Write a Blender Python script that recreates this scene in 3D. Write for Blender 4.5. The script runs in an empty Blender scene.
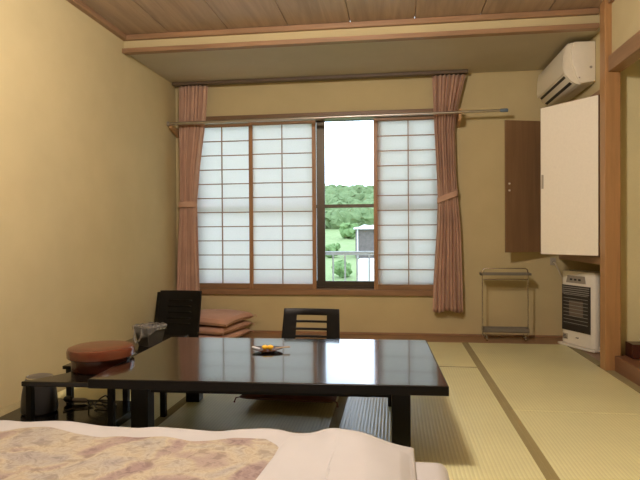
import bpy, bmesh, math, random
from mathutils import Vector, Matrix, noise as mnoise
R = math.radians
C = bpy.context.scene.collection
random.seed(7)

# ------------------------------------------------------------------ materials
def new_mat(name):
    m = bpy.data.materials.new(name); m.use_nodes = True
    nt = m.node_tree; b = nt.nodes['Principled BSDF']
    return m, nt, b
def coord(nt, scale=(1, 1, 1), rot=(0, 0, 0)):
    t = nt.nodes.new('ShaderNodeTexCoord'); mp = nt.nodes.new('ShaderNodeMapping')
    mp.inputs['Scale'].default_value = scale; mp.inputs['Rotation'].default_value = rot
    nt.links.new(t.outputs['Object'], mp.inputs['Vector']); return mp.outputs['Vector']
def noise_tex(nt, vec, scale, detail=4, rough=.55, dist=0):
    n = nt.nodes.new('ShaderNodeTexNoise'); n.inputs['Scale'].default_value = scale
    n.inputs['Detail'].default_value = detail; n.inputs['Roughness'].default_value = rough
    n.inputs['Distortion'].default_value = dist
    nt.links.new(vec, n.inputs['Vector']); return n.outputs['Fac']
def ramp(nt, fac, stops):
    r = nt.nodes.new('ShaderNodeValToRGB'); e = r.color_ramp.elements
    while len(e) < len(stops): e.new(.5)
    for i, (p, c) in enumerate(stops): e[i].position = p; e[i].color = (*c, 1)
    nt.links.new(fac, r.inputs['Fac']); return r.outputs['Color']
def bump(nt, b, h, strength=.2, dist=.01):
    n = nt.nodes.new('ShaderNodeBump'); n.inputs['Strength'].default_value = strength
    n.inputs['Distance'].default_value = dist
    nt.links.new(h, n.inputs['Height']); nt.links.new(n.outputs['Normal'], b.inputs['Normal'])
def mul(c, k): return tuple(x * k for x in c)
def plain(name, col, rough=.5, metal=0, spec=.5, var=.06, vs=40, bs=0, bscale=200, coat=0):
    m, nt, b = new_mat(name)
    f = noise_tex(nt, coord(nt), vs, 3)
    nt.links.new(ramp(nt, f, [(.25, mul(col, 1 - var)), (.75, mul(col, 1 + var))]), b.inputs['Base Color'])
    b.inputs['Roughness'].default_value = rough; b.inputs['Metallic'].default_value = metal
    b.inputs['Specular IOR Level'].default_value = spec; b.inputs['Coat Weight'].default_value = coat
    b.inputs['Coat Roughness'].default_value = .06
    if bs: bump(nt, b, noise_tex(nt, coord(nt), bscale, 5), bs, .004)
    return m
def wood(name, col, axis=2, rough=.42, contrast=.22, scale=14, spec=.4):
    m, nt, b = new_mat(name)
    s = [scale] * 3; s[axis] = scale * .06
    v = coord(nt, tuple(s))
    f = noise_tex(nt, v, 1.6, 6, .6, 1.2)
    nt.links.new(ramp(nt, f, [(.28, mul(col, 1 - contrast)), (.5, col), (.72, mul(col, 1 + contrast))]), b.inputs['Base Color'])
    b.inputs['Roughness'].default_value = rough; b.inputs['Specular IOR Level'].default_value = spec
    bump(nt, b, f, .06, .002)
    return m
def tatami(name, axis, col=(.68, .655, .36)):
    m, nt, b = new_mat(name)
    v = coord(nt)
    w = nt.nodes.new('ShaderNodeTexWave'); w.wave_type = 'BANDS'; w.bands_direction = 'X' if axis == 'y' else 'Y'
    w.inputs['Scale'].default_value = 18.5; w.inputs['Distortion'].default_value = 0.0
    nt.links.new(v, w.inputs['Vector'])
    f = noise_tex(nt, coord(nt, (300, 14, 1) if axis == 'x' else (14, 300, 1)), 1, 3)
    g = noise_tex(nt, v, 1.4, 3)
    mx = nt.nodes.new('ShaderNodeMath'); mx.operation = 'MULTIPLY_ADD'; mx.inputs[1].default_value = .55
    nt.links.new(f, mx.inputs[0]); nt.links.new(g, mx.inputs[2])
    c1 = ramp(nt, mx.outputs[0], [(.5, mul(col, .9)), (1.0, mul(col, 1.1))])
    mc = nt.nodes.new('ShaderNodeMixRGB'); mc.blend_type = 'MULTIPLY'; mc.inputs['Fac'].default_value = .55
    nt.links.new(c1, mc.inputs[1])
    nt.links.new(ramp(nt, w.outputs['Fac'], [(0, (.78, .76, .70)), (.35, (1.03, 1.03, 1.03))]), mc.inputs[2])
    nt.links.new(mc.outputs[0], b.inputs['Base Color'])
    b.inputs['Roughness'].default_value = .34; b.inputs['Specular IOR Level'].default_value = .65
    bump(nt, b, w.outputs['Fac'], .4, .002)
    return m
def plaster(name, col):
    m, nt, b = new_mat(name)
    v = coord(nt)
    f = noise_tex(nt, v, 3, 4); g = noise_tex(nt, v, 260, 4)
    c = ramp(nt, f, [(.3, mul(col, .96)), (.7, mul(col, 1.04))])
    mc = nt.nodes.new('ShaderNodeMixRGB'); mc.blend_type = 'MULTIPLY'; mc.inputs['Fac'].default_value = .35
    nt.links.new(c, mc.inputs[1]); nt.links.new(ramp(nt, g, [(.3, (.86, .85, .82)), (.7, (1.05, 1.05, 1.05))]), mc.inputs[2])
    nt.links.new(mc.outputs[0], b.inputs['Base Color'])
    b.inputs['Roughness'].default_value = .92; b.inputs['Specular IOR Level'].default_value = .15
    bump(nt, b, g, .25, .003)
    return m
def fabric(name, col, rough=.9, scale=500, var=.08):
    m, nt, b = new_mat(name)
    f = noise_tex(nt, coord(nt), scale, 3); g = noise_tex(nt, coord(nt), 6, 3)
    c = ramp(nt, g, [(.3, mul(col, 1 - var)), (.7, mul(col, 1 + var))])
    nt.links.new(c, b.inputs['Base Color']); b.inputs['Roughness'].default_value = rough
    b.inputs['Specular IOR Level'].default_value = .2; b.inputs['Sheen Weight'].default_value = .15
    bump(nt, b, f, .15, .002)
    return m
def paper(name, tr=.6, col=(1, .99, .97)):
    m, nt, b = new_mat(name)
    out = nt.nodes['Material Output']
    f = noise_tex(nt, coord(nt, (1, 1, 1)), 90, 5)
    c = ramp(nt, f, [(.3, mul(col, .96)), (.7, col)])
    t = nt.nodes.new('ShaderNodeBsdfTranslucent'); d = nt.nodes.new('ShaderNodeBsdfDiffuse')
    mx = nt.nodes.new('ShaderNodeMixShader'); mx.inputs[0].default_value = tr
    nt.links.new(c, t.inputs['Color']); nt.links.new(c, d.inputs['Color'])
    nt.links.new(d.outputs[0], mx.inputs[1]); nt.links.new(t.outputs[0], mx.inputs[2])
    nt.links.new(mx.outputs[0], out.inputs['Surface'])
    return m
def clear(name, tint=(.97, .985, .98), milk=0.0, milkcol=(.8, .8, .8)):
    m, nt, b = new_mat(name)
    out = nt.nodes['Material Output']
    t = nt.nodes.new('ShaderNodeBsdfTransparent'); t.inputs['Color'].default_value = (*tint, 1)
    g = nt.nodes.new('ShaderNodeBsdfGlossy'); g.inputs['Roughness'].default_value = .05
    fr = nt.nodes.new('ShaderNodeFresnel'); fr.inputs['IOR'].default_value = 1.45
    mx = nt.nodes.new('ShaderNodeMixShader')
    nt.links.new(fr.outputs[0], mx.inputs[0]); nt.links.new(t.outputs[0], mx.inputs[1]); nt.links.new(g.outputs[0], mx.inputs[2])
    s = mx.outputs[0]
    if milk:
        d = nt.nodes.new('ShaderNodeBsdfDiffuse'); d.inputs['Color'].default_value = (*milkcol, 1)
        m2 = nt.nodes.new('ShaderNodeMixShader'); m2.inputs[0].default_value = milk
        nt.links.new(s, m2.inputs[1]); nt.links.new(d.outputs[0], m2.inputs[2]); s = m2.outputs[0]
    nt.links.new(s, out.inputs['Surface'])
    return m
def glow(name, col, strength):
    m, nt, b = new_mat(name)
    b.inputs['Base Color'].default_value = (*col, 1)
    b.inputs['Emission Color'].default_value = (*col, 1); b.inputs['Emission Strength'].default_value = strength
    return m
def brocade(name):
    m, nt, b = new_mat(name)
    v = coord(nt)
    big = noise_tex(nt, v, 4.6, 2, .5, .9)
    fine = noise_tex(nt, coord(nt, (1, 1, 1)), 22, 5, .65, .8)
    c1 = ramp(nt, big, [(.38, (.325, .25, .235)), (.46, (.385, .32, .275)), (.51, (.47, .415, .31)), (.57, (.435, .40, .335)), (.66, (.37, .345, .32))])
    c2 = ramp(nt, fine, [(.38, (.66, .62, .60)), (.47, (.9, .88, .86)), (.53, (1.06, 1.05, 1.02)), (.6, (.84, .80, .76)), (.7, (1.05, 1.02, .98))])
    mc = nt.nodes.new('ShaderNodeMixRGB'); mc.blend_type = 'MULTIPLY'; mc.inputs['Fac'].default_value = .85
    nt.links.new(c1, mc.inputs[1]); nt.links.new(c2, mc.inputs[2])
    nt.links.new(mc.outputs[0], b.inputs['Base Color'])
    b.inputs['Roughness'].default_value = .7; b.inputs['Specular IOR Level'].default_value = .25
    bump(nt, b, fine, .2, .004)
    return m
def foliage(name, cols):
    m, nt, b = new_mat(name)
    f = noise_tex(nt, coord(nt), 2.6, 8, .85)
    nt.links.new(ramp(nt, f, [(.3, cols[0]), (.55, cols[1]), (.75, cols[2])]), b.inputs['Base Color'])
    b.inputs['Roughness'].default_value = .9; b.inputs['Specular IOR Level'].default_value = .1
    return m

M = dict(
    wall=plaster('wall_plaster', (.56, .475, .268)),
    alcove=plaster('alcove_plaster', (.66, .60, .355)),
    soffit=plaster('soffit_board', (.55, .50, .385)),
    plank=wood('ceiling_plank', (.41, .305, .22), 1, .5, .2, 9),
    trim_x=wood('trim_wood_x', (.31, .185, .10), 0), trim_y=wood('trim_wood_y', (.31, .185, .10), 1), trim_z=wood('trim_wood_z', (.31, .185, .10), 2),
    post=wood('post_wood', (.39, .215, .09), 2, .38, .16),
    kamoi=wood('header_wood', (.19, .115, .062), 0), sillw=wood('sill_wood', (.27, .155, .078), 0), floorb=wood('floor_board', (.29, .155, .075), 0, .35),
    step=wood('step_wood', (.18, .085, .045), 1, .3),
    shojiw=wood('shoji_wood', (.35, .19, .09), 2), kumiko=wood('lattice_wood', (.34, .20, .12), 2),
    paper=paper('shoji_paper', .8), paper2=paper('brightened_shoji_paper', .92),  # second one: same paper made more translucent to brighten the doubled right screens
    alu=plain('bronze_aluminium', (.085, .07, .05), .4, .6), glass=clear('window_glass'),
    black=plain('black_lacquer', (.005, .0042, .0036), .16, 0, .4, coat=0), blackmat=plain('black_painted_wood', (.005, .0045, .004), .38, 0, .2),
    tabletop=plain('table_lacquer', (.007, .005, .004), .13, 0, .9, coat=.6),
    red=plain('red_lacquer', (.115, .030, .013), .25, 0, .4, coat=.25, var=.04), reddark=plain('dark_red_lacquer', (.062, .017, .011), .25, 0, .5),
    curtain=fabric('curtain_cloth', (.56, .365, .265)), tie=fabric('tieback_cloth', (.53, .34, .245)),
    cushion=fabric('cushion_cloth', (.50, .285, .20), .8), cushdark=fabric('dark_cushion_cloth', (.16, .055, .035), .85),
    steel=plain('steel_rod', (.55, .52, .47), .35, 1), chrome=plain('chrome', (.62, .58, .52), .25, 1), tray=plain('grey_tray', (.24, .22, .18), .45, .3),
    bluecap=plain('blue_plastic', (.14, .2, .26), .4), beech=wood('beech', (.5, .3, .14), 1),
    white=fabric('white_cotton', (.52, .515, .515), .9, 700, .02), brocade=brocade('gold_brocade'),
    acw=plain('ivory_plastic', (.76, .71, .58), .4, 0, .5, .02), acd=plain('dark_vent', (.03, .027, .022), .6), acgrey=plain('grey_plastic', (.33, .30, .25), .5),
    fusuma=plain('cream_paper', (.88, .83, .70), .8, 0, .2, .025, 60, .15, 160), doorw=wood('door_veneer', (.24, .14, .068), 2, .4, .14, 10),
    heater=plain('heater_white', (.80, .77, .68), .35, 0, .5, .02), heatdark=plain('heater_grille', (.028, .024, .02), .4), heatgrey=plain('heater_grey', (.30, .29, .26), .5),
    heatglow=plain('heater_ceramic', (.15, .12, .09), .6), plug=plain('grey_connector', (.22, .2, .18), .5),
    cable=plain('black_cable', (.012, .011, .010), .45), hose=plain('beige_hose', (.55, .48, .34), .5),
    pot=plain('charcoal_pot', (.02, .019, .019), .35), potlid=plain('grey_lid', (.11, .097, .08), .4), rimmetal=plain('rim_metal', (.8, .78, .74), .2, 1),
    bin=plain('grey_bin', (.04, .036, .032), .5), film=clear('plastic_film', (.88, .88, .88), .2, (.6, .58, .55)),
    yellow=plain('yellow_sweet', (.85, .50, .03), .45), wrap=plain('white_wrapper', (.8, .8, .8), .3), stick=wood('pick_wood', (.45, .3, .15), 0),
    tissue=fabric('tissue', (.85, .84, .82)), heri=fabric('tatami_border_cloth', (.27, .22, .085), .8, 900),
    tat_y=tatami('tatami_rush_lengthwise', 'y'), tat_x=tatami('tatami_rush_crosswise', 'x'), tatcore=plain('tatami_core', (.35, .3, .16), .9),
    rail=plain('pale_railing', (.45, .47, .47), .4, .2), streak=plain('pale_reflection', (.5, .53, .54), .5),
    grass=foliage('grass_slope', ((.17, .24, .10), (.26, .33, .15), (.37, .40, .24))), forest=foliage('forest_leaves', ((.095, .15, .065), (.17, .235, .105), (.27, .33, .17))),
    bush=foliage('bush_leaves', ((.12, .20, .08), (.18, .28, .11), (.26, .35, .16))), bark=plain('bark', (.16, .12, .09), .9),
    shedwall=plain('shed_board', (.15, .125, .115), .8, var=.25, vs=6), shedroof=plain('shed_roof', (.72, .72, .72), .5, var=.1, vs=3), sheet=plain('white_sheet', (.75, .75, .75), .6),
    lampw=glow('lamp_diffuser', (1.0, .87, .77), 1.0), lampwood=wood('lamp_wood', (.35, .2, .1), 2),
    trackm=plain('dark_brown_track', (.12, .085, .055), .5), concrete=plain('balcony_concrete', (.45, .45, .43), .9, var=.1, vs=5), outerwall=plain('outer_render', (.6, .6, .57), .9),
    mark=plain('dark_print', (.06, .05, .05), .6), gilt=plain('label_plate', (.42, .38, .30), .5),
)

# ------------------------------------------------------------------ mesh helpers
class MB:
    def __init__(s): s.bm = bmesh.new()
    def box(s, lo, hi, bev=0, seg=2, mx=None):
        lo = Vector(lo); hi = Vector(hi); c = (lo + hi) / 2; d = hi - lo
        r = bmesh.ops.create_cube(s.bm, size=1)['verts']
        bmesh.ops.scale(s.bm, vec=d, verts=r); bmesh.ops.translate(s.bm, vec=c, verts=r)
        es = list({e for v in r for e in v.link_edges})
        if bev:
            o = bmesh.ops.bevel(s.bm, geom=es, offset=min(bev, min(d) * .48), segments=seg, affect='EDGES', profile=.5)
            r = list({v for f in o['faces'] for v in f.verts} | {v for v in r if v.is_valid})
        if mx is not None: bmesh.ops.transform(s.bm, matrix=mx, verts=[v for v in r if v.is_valid])
        return s
    def tube(s, pts, r, seg=10, closed=False, radii=None):
        pts = [Vector(p) for p in pts]; n = len(pts); rings = []
        up = None
        for i, p in enumerate(pts):
            if closed: t = pts[(i + 1) % n] - pts[i - 1]
            else: t = pts[min(i + 1, n - 1)] - pts[max(i - 1, 0)]
            t.normalize()
            if up is None:
                a = Vector((0, 0, 1)) if abs(t.z) < .9 else Vector((1, 0, 0)); u = t.cross(a).normalized()
            else:
                u = (up - t * up.dot(t)).normalized()
            up = u; w = t.cross(u); rr = radii[i] if radii else r
            rings.append([s.bm.verts.new(p + (u * math.cos(k * 2 * math.pi / seg) + w * math.sin(k * 2 * math.pi / seg)) * rr) for k in range(seg)])
        for i in range(n if closed else n - 1):
            a, b = rings[i], rings[(i + 1) % n]
            for k in range(seg): s.bm.faces.new((a[k], a[(k + 1) % seg], b[(k + 1) % seg], b[k]))
        if not closed:
            s.bm.faces.new(rings[0][::-1]); s.bm.faces.new(rings[-1])
        return s
    def lathe(s, prof, seg=40, c=(0, 0, 0), sx=1, sy=1):
        c = Vector(c); rings = []
        for r, z in prof:
            if r < 1e-6: rings.append([s.bm.verts.new(c + Vector((0, 0, z)))])
            else: rings.append([s.bm.verts.new(c + Vector((r * sx * math.cos(2 * math.pi * k / seg), r * sy * math.sin(2 * math.pi * k / seg), z))) for k in range(seg)])
        for a, b in zip(rings, rings[1:]):
            for k in range(seg):
                k2 = (k + 1) % seg
                if len(a) == 1 and len(b) == 1: continue
                if len(a) == 1: s.bm.faces.new((a[0], b[k2], b[k]))
                elif len(b) == 1: s.bm.faces.new((a[k], a[k2], b[0]))
                else: s.bm.faces.new((a[k], a[k2], b[k2], b[k]))
        return s
    def prism(s, poly, a0, a1, axis=2, bev=0):
        def P(u, v, w): return {2: (u, v, w), 1: (u, w, v), 0: (w, u, v)}[axis]
        A = [s.bm.verts.new(P(u, v, a0)) for u, v in poly]; B = [s.bm.verts.new(P(u, v, a1)) for u, v in poly]
        n = len(poly); fs = [s.bm.faces.new(A[::-1]), s.bm.faces.new(B)]
        for i in range(n): fs.append(s.bm.faces.new((A[i], A[(i + 1) % n], B[(i + 1) % n], B[i])))
        if bev:
            es = list({e for f in fs for e in f.edges})
            bmesh.ops.bevel(s.bm, geom=es, offset=bev, segments=2, affect='EDGES', profile=.5)
        return s
    def grid(s, fn, nu, nv, skip=None):
        V = [[s.bm.verts.new(fn(i / nu, j / nv)) for i in range(nu + 1)] for j in range(nv + 1)]
        for j in range(nv):
            for i in range(nu):
                if skip and skip(i, j): continue
                s.bm.faces.new((V[j][i], V[j][i + 1], V[j + 1][i + 1], V[j + 1][i]))
        return V
    def slab(s, fn, fb, nu, nv):
        """closed sheet: top surface fn(u, v), bottom surface fb(u, v)"""
        T = s.grid(fn, nu, nv); B = [[s.bm.verts.new(fb(i / nu, j / nv)) for i in range(nu + 1)] for j in range(nv + 1)]
        for j in range(nv):
            for i in range(nu): s.bm.faces.new((B[j][i], B[j + 1][i], B[j + 1][i + 1], B[j][i + 1]))
        for i in range(nu):
            s.bm.faces.new((T[0][i + 1], T[0][i], B[0][i], B[0][i + 1])); s.bm.faces.new((T[nv][i], T[nv][i + 1], B[nv][i + 1], B[nv][i]))
        for j in range(nv):
            s.bm.faces.new((T[j][0], T[j + 1][0], B[j + 1][0], B[j][0])); s.bm.faces.new((T[j + 1][nu], T[j][nu], B[j][nu], B[j + 1][nu]))
        return s
    def ball(s, c, r, sub=2, sc=(1, 1, 1)):
        o = bmesh.ops.create_icosphere(s.bm, subdivisions=sub, radius=r)['verts']
        bmesh.ops.scale(s.bm, vec=sc, verts=o); bmesh.ops.translate(s.bm, vec=c, verts=o); return o

def obj(name, mb, mat, parent=None, smooth=False, world=False, kind=None, label=None):
    bm = mb.bm; bmesh.ops.recalc_face_normals(bm, faces=bm.faces[:])
    me = bpy.data.meshes.new(name); bm.to_mesh(me); bm.free()
    if smooth:
        me.shade_smooth()
        try: me.set_sharp_from_angle(angle=R(38))
        except Exception: pass
    o = bpy.data.objects.new(name, me); C.objects.link(o)
    if mat: me.materials.append(mat)
    if parent is not None:
        o.parent = parent
        if world: o.matrix_parent_inverse = Matrix.LocRotScale(parent.location, parent.rotation_euler, None).inverted()
    if kind: o['kind'] = kind
    if label: o['label'] = label
    return o
def thing(name, label, cat, loc=(0, 0, 0), rotz=0, group=None):
    o = bpy.data.objects.new(name, None); C.objects.link(o); o.empty_display_size = .05
    o.location = loc; o.rotation_euler = (0, 0, rotz); o['label'] = label; o['category'] = cat; o['kind'] = 'thing'
    if group: o['group'] = group
    return o
def tag(o, label, cat, group=None, kind='thing'):
    o['label'] = label; o['category'] = cat; o['kind'] = kind
    if group: o['group'] = group
    return o
def struct(name, mb, mat, label=None, parent=None, smooth=False):
    o = obj(name, mb, mat, parent, smooth, kind='structure')
    if label and parent is None: o['label'] = label; o['category'] = name.split('_')[0]
    return o
def dup(root, loc, rotz, label, group=None):
    r = root.copy(); C.objects.link(r); r.location = loc; r.rotation_euler = (0, 0, rotz); r['label'] = label
    if group: r['group'] = group
    for ch in list(root.children):
        c = ch.copy(); C.objects.link(c); c.parent = r
        for g in ch.children:
            d = g.copy(); C.objects.link(d); d.parent = c
    return r
def solid(o, t, offset=0):
    m = o.modifiers.new('thickness', 'SOLIDIFY'); m.thickness = t; m.offset = offset; return o
def subsurf(o, n=2):
    m = o.modifiers.new('smooth', 'SUBSURF'); m.levels = n; m.render_levels = n; return o
def lerp_tab(tab, x):
    if x <= tab[0][0]: return tab[0][1]
    for (a, p), (b, q) in zip(tab, tab[1:]):
        if x <= b:
            t = (x - a) / (b - a); return p + (q - p) * t
    return tab[-1][1]

# ------------------------------------------------------------------ room shell
LX, BY, RX = -2.15, 5.30, 1.50
WX0, WX1, WZ0, WZ1 = -2.02, .46, .42, 2.045     # window opening
struct('wall_left', MB().box((LX - .12, -.75, -.06), (LX, BY + .15, 2.75)), M['wall'], 'long sand-plastered ochre wall on the left')
wb = MB()
wb.box((LX, BY, -.06), (WX0, BY + .15, 2.75)); wb.box((WX1, BY, -.06), (2.2, BY + .15, 2.75))
wb.box((WX0, BY, -.06), (WX1, BY + .15, WZ0 - .055)); wb.box((WX0, BY, WZ1 + .065), (WX1, BY + .15, 2.75))
struct('wall_back', wb, M['wall'], 'dim ochre plaster wall around the window')
struct('wall_rear', MB().box((LX, -.87, -.06), (2.3, -.75, 2.75)), M['doorw'], 'unseen wall behind the viewer, in dark wood to cut bounced light')  # out of view; dark wood picked to lower the ambient bounce
wr = MB()
wr.box((RX, 4.20, 1.985), (RX + .1, BY, 2.75))                     # above the cabinet
wr.box((1.98, 4.20, -.06), (2.08, BY, 1.985))                      # behind the cabinet and recess
wr.box((1.50, -.75, -.06), (1.6, 2.3, 2.75))                      # beyond the alcove
wr.box((1.475, 2.3, 2.155), (1.53, 4.044, 2.51))                  # plaster over the alcove lintel
struct('wall_right', wr, M['wall'], 'plaster wall on the right over cabinet and alcove')
al = MB()
al.box((1.50, 4.149, -.05), (1.535, 4.20, 2.75))
al.box((1.535, 4.125, 0), (2.2, 4.20, 2.75)); al.box((2.15, 2.2, 0), (2.25, 4.125, 2.75)); al.box((1.6, 2.2, 0), (2.15, 2.3, 2.75))
struct('wall_alcove', al, M['alcove'], 'pale plaster inside the display alcove')
struct('ceiling_alcove', MB().box((1.53, 2.2, 2.45), (2.2, 4.125, 2.5)), M['plank'], 'wooden ceiling of the alcove')
# floor under the mats and boards at the edges
struct('floor', MB().box((LX - .1, -.85, -.12), (2.3, BY + .1, -.056)), M['floorb'], 'sub floor below the mats')
struct('floor_board_back', MB().box((LX, 4.955, -.056), (1.98, BY, -.003), .003), M['floorb'], 'brown boards between mats and back wall')
struct('trim_2', MB().box((LX, BY - .012, -.003), (1.98, BY, .014)), M['trim_x'], 'thin dark skirting under the back wall')
struct('floor_board_recess', MB().box((1.492, 4.205, -.056), (1.98, 4.954, -.003), .003), M['floorb'], 'dark boards under the wall cabinet')
struct('trim_3', MB().box((LX, -.75, -.056), (-2.062, 4.954, -.001)), M['tatcore'], 'flush pale strip along the left wall')
# ceilings
seams = [-2.15 - .085, -1.757, -1.278, -.803, -.326, .155, .632, 1.108, 1.60]
cm = MB()
for a, b in zip(seams, seams[1:]):
    cm.box((max(a, LX) + .0025, -.75, 2.55), (min(b, 1.56) - .0025, 4.245, 2.58), .003, 1)
cm.box((LX, -.75, 2.575), (1.6, 4.245, 2.62))
struct('ceiling', cm, M['plank'], 'brown wood plank ceiling over the main room')
struct('ceiling_soffit', MB().box((LX, 4.245, 2.43), (RX, BY, 2.55)), M['soffit'], 'lowered beige ceiling in front of the window')
struct('beam_plaster', MB().box((LX, 4.238, 2.43), (1.47, 4.30, 2.52)), M['wall'], 'plastered drop above the beam')
struct('trim_4', MB().box((LX, 4.205, 2.509), (1.45, 4.245, 2.549), .003), M['trim_x'], 'upper wooden trim under the plank ceiling')
struct('trim_5', MB().box((LX + .003, 4.20, 2.405), (1.45, 4.262, 2.441), .003), M['trim_x'], 'lower wooden beam trim across the room')
struct('trim_6', MB().box((LX, -.75, 2.509), (LX + .04, 4.205, 2.549), .003), M['trim_y'], 'ceiling trim along the left wall')
struct('trim_7', MB().box((1.452, -.75, 2.512), (1.50, 4.044, 2.549), .003), M['trim_y'], 'ceiling trim above the alcove')
struct('pillar_post', MB().box((1.432, 4.045, -.056), (1.535, 4.148, 2.55), .006, 3), M['post'], 'smooth square timber post at the alcove corner')
struct('beam_lintel', MB().box((1.452, 2.3, 2.047), (1.545, 4.044, 2.155), .004), M['trim_y'], 'wooden lintel over the alcove opening')
st = MB(); st.box((1.492, 2.3, -.056), (1.57, 4.044, .105), .005); st.box((1.57, 2.3, -.05), (2.15, 4.125, .097))
struct('floor_alcove', st, M['step'], 'raised reddish wood step of the alcove')

# ------------------------------------------------------------------ tatami mats
def mat_thing(x0, y0, x1, y1, along, label, heri=()):
    t = thing('tatami_mat', label, 'tatami mat', ((x0 + x1) / 2, (y0 + y1) / 2, -.055))
    g = .0012
    obj('mat_surface', MB().box((x0 + g, y0 + g, -.055), (x1 - g, y1 - g, 0), .004), M['tat_' + along], t, world=True)
    for (a, b, c, d) in heri:
        obj('cloth_border', MB().box((a, b, -.05), (c, d, .0016), .0006, 1), M['heri'], t, world=True)
    return t
mat_thing(.60, 3.088, 1.43, 4.952, 'y', 'tatami mat reaching the gas heater and wooden post', [(.599, 3.09, .626, 4.952), (1.43, 4.205, 1.489, 4.952), (1.43, 3.09, 1.489, 4.04)])
mat_thing(.60, 1.222, 1.43, 3.087, 'y', 'tatami mat beside the alcove step, nearest on the right', [(.599, 1.222, .626, 3.086), (1.43, 1.222, 1.489, 3.086)])
mat_thing(-1.272, 4.038, .60, 4.952, 'x', 'tatami mat lying crosswise behind the table, below the window', [(-1.27, 4.039, .572, 4.045), (.573, 4.038, .5985, 4.952)])
mat_thing(-2.06, 4.038, -1.272, 4.952, 'x', 'half tatami mat in the corner under the cushions')
for x0, x1, h, lab in ((-.30, .60, [(-.3, 2.17, -.274, 4.03), (.573, 2.17, .5985, 4.03)], 'tatami mat under the right table legs'),
                    (-1.20, -.30, [(-1.2, 2.17, -1.174, 4.03), (-.326, 2.17, -.3005, 4.03)], 'tatami mat under the middle of the table and its chair'),
                    (-2.06, -1.20, [(-2.06, 2.17, -2.03, 4.03), (-1.226, 2.17, -1.2005, 4.03)], 'tatami mat under the black stand by the left wall')):
    mat_thing(x0, 2.166, x1, 4.036, 'y', lab, h)
for x0, x1, lab in ((-.30, .60, 'tatami mat under the right end of the bedding'), (-1.20, -.30, 'tatami mat under the middle of the bedding'), (-2.06, -1.20, 'tatami mat under the left end of the bedding')):
    mat_thing(x0, .296, x1, 2.164, 'y', lab, [(x1 - .027, .3, x1 - .0005, 2.16)])
mat_thing(-2.06, -.74, .60, .294, 'x', 'tatami mat at the rear of the room')
mat_thing(.60, -.74, 1.49, 1.22, 'y', 'tatami mat at the rear beside the right wall')

# ------------------------------------------------------------------ window, shoji, outside sash
w1 = struct('window_1', MB().box((WX0 - .03, 5.262, WZ1 + .002), (WX1 + .03, 5.365, WZ1 + .064), .003), M['kamoi'], 'wooden framed window with sliding paper screens')
struct('window_sill', MB().box((WX0 - .03, 5.268, WZ0 - .055), (WX1 + .03, BY + .15, WZ0), .004), M['sillw'], parent=w1)
struct('window_jamb', MB().box((WX0 - .03, 5.268, WZ0), (WX0 - .0005, 5.365, WZ1 + .002), .003), M['trim_z'], parent=w1)
struct('window_jamb', MB().box((WX1 + .0005, 5.268, WZ0), (WX1 + .03, 5.365, WZ1 + .002), .003), M['trim_z'], parent=w1)
fr = MB()
AZ = WZ1 + .062
fr.box((WX0, 5.375, WZ0), (WX0 + .025, 5.445, AZ)); fr.box((WX1 - .025, 5.375, WZ0), (WX1, 5.445, AZ))
fr.box((WX0 + .025, 5.375, WZ0), (WX1 - .025, 5.445, WZ0 + .022)); fr.box((WX0 + .025, 5.375, AZ - .02), (WX1 - .025, 5.445, AZ))
struct('window_frame', fr, M['alu'], parent=w1)
def sash(x0, x1, y):
    s = MB(); z0, z1 = WZ0 + .023, AZ - .021
    s.box((x0, y, z0), (x0 + .079, y + .026, z1), .002, 1); s.box((x1 - .045, y, z0), (x1, y + .026, z1), .002, 1)
    s.box((x0 + .079, y, z0), (x1 - .045, y + .026, z0 + .05), .002, 1); s.box((x0 + .079, y, z1 - .04), (x1 - .045, y + .026, z1), .002, 1)
    s.box((x0 + .079, y, 1.205), (x1 - .045, y + .026, 1.238), .002, 1)
    f = struct('window_sash', s, M['alu'], parent=w1)
    struct('window_pane', MB().box((x0 + .05, y + .011, z0 + .045), (x1 - .04, y + .015, z1 - .035)), M['glass'], parent=f)
sash(-.752, .432, 5.382); sash(-1.992, -.69, 5.414)

def shoji(x0, x1, y, label, pm='paper'):
    t = thing('shoji_screen', label, 'shoji screen', ((x0 + x1) / 2, y + .013, WZ0), 0, 'sliding paper screens in the window')
    w = (x1 - x0) / 2; h = WZ1 - WZ0 - .004; e = .036
    for s in (-1, 1):
        obj('stile', MB().box((min(s * w, s * (w - e)), -.013, .001), (max(s * w, s * (w - e)), .013, h), .002, 1), M['shojiw'], t)
    obj('bottom_rail', MB().box((-w + e, -.013, .001), (w - e, .013, .05), .002, 1), M['sillw'], t)
    obj('top_rail', MB().box((-w + e, -.013, h - .03), (w - e, .013, h), .002, 1), M['sillw'], t)
    k = MB(); z0, z1 = .05, h - .03
    k.box((-.0045, -.011, z0), (.0045, .002, z1))
    n = 11
    for i in range(1, n):
        z = z0 + (z1 - z0) * i / n; k.box((-w + e, -.010, z - .0045), (w - e, .0018, z + .0045))
    obj('lattice', k, M['kumiko'], t)
    obj('paper', MB().box((-w + e - .004, .0022, z0 - .004), (w - e + .004, .0032, z1 + .004)), M[pm], t)
    return t
shoji(-2.012, -1.362, 5.315, 'leftmost paper screen in the window, beside the left curtain')
shoji(-1.405, -.747, 5.282, 'paper screen left of the uncovered glass, second from the left')
shoji(-.195, .452, 5.282, 'paper screen right of the uncovered glass, in front of its twin', 'paper2')
shoji(-.165, .457, 5.315, 'paper screen stacked behind the right one, showing only as a shadow', 'paper2')

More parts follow.
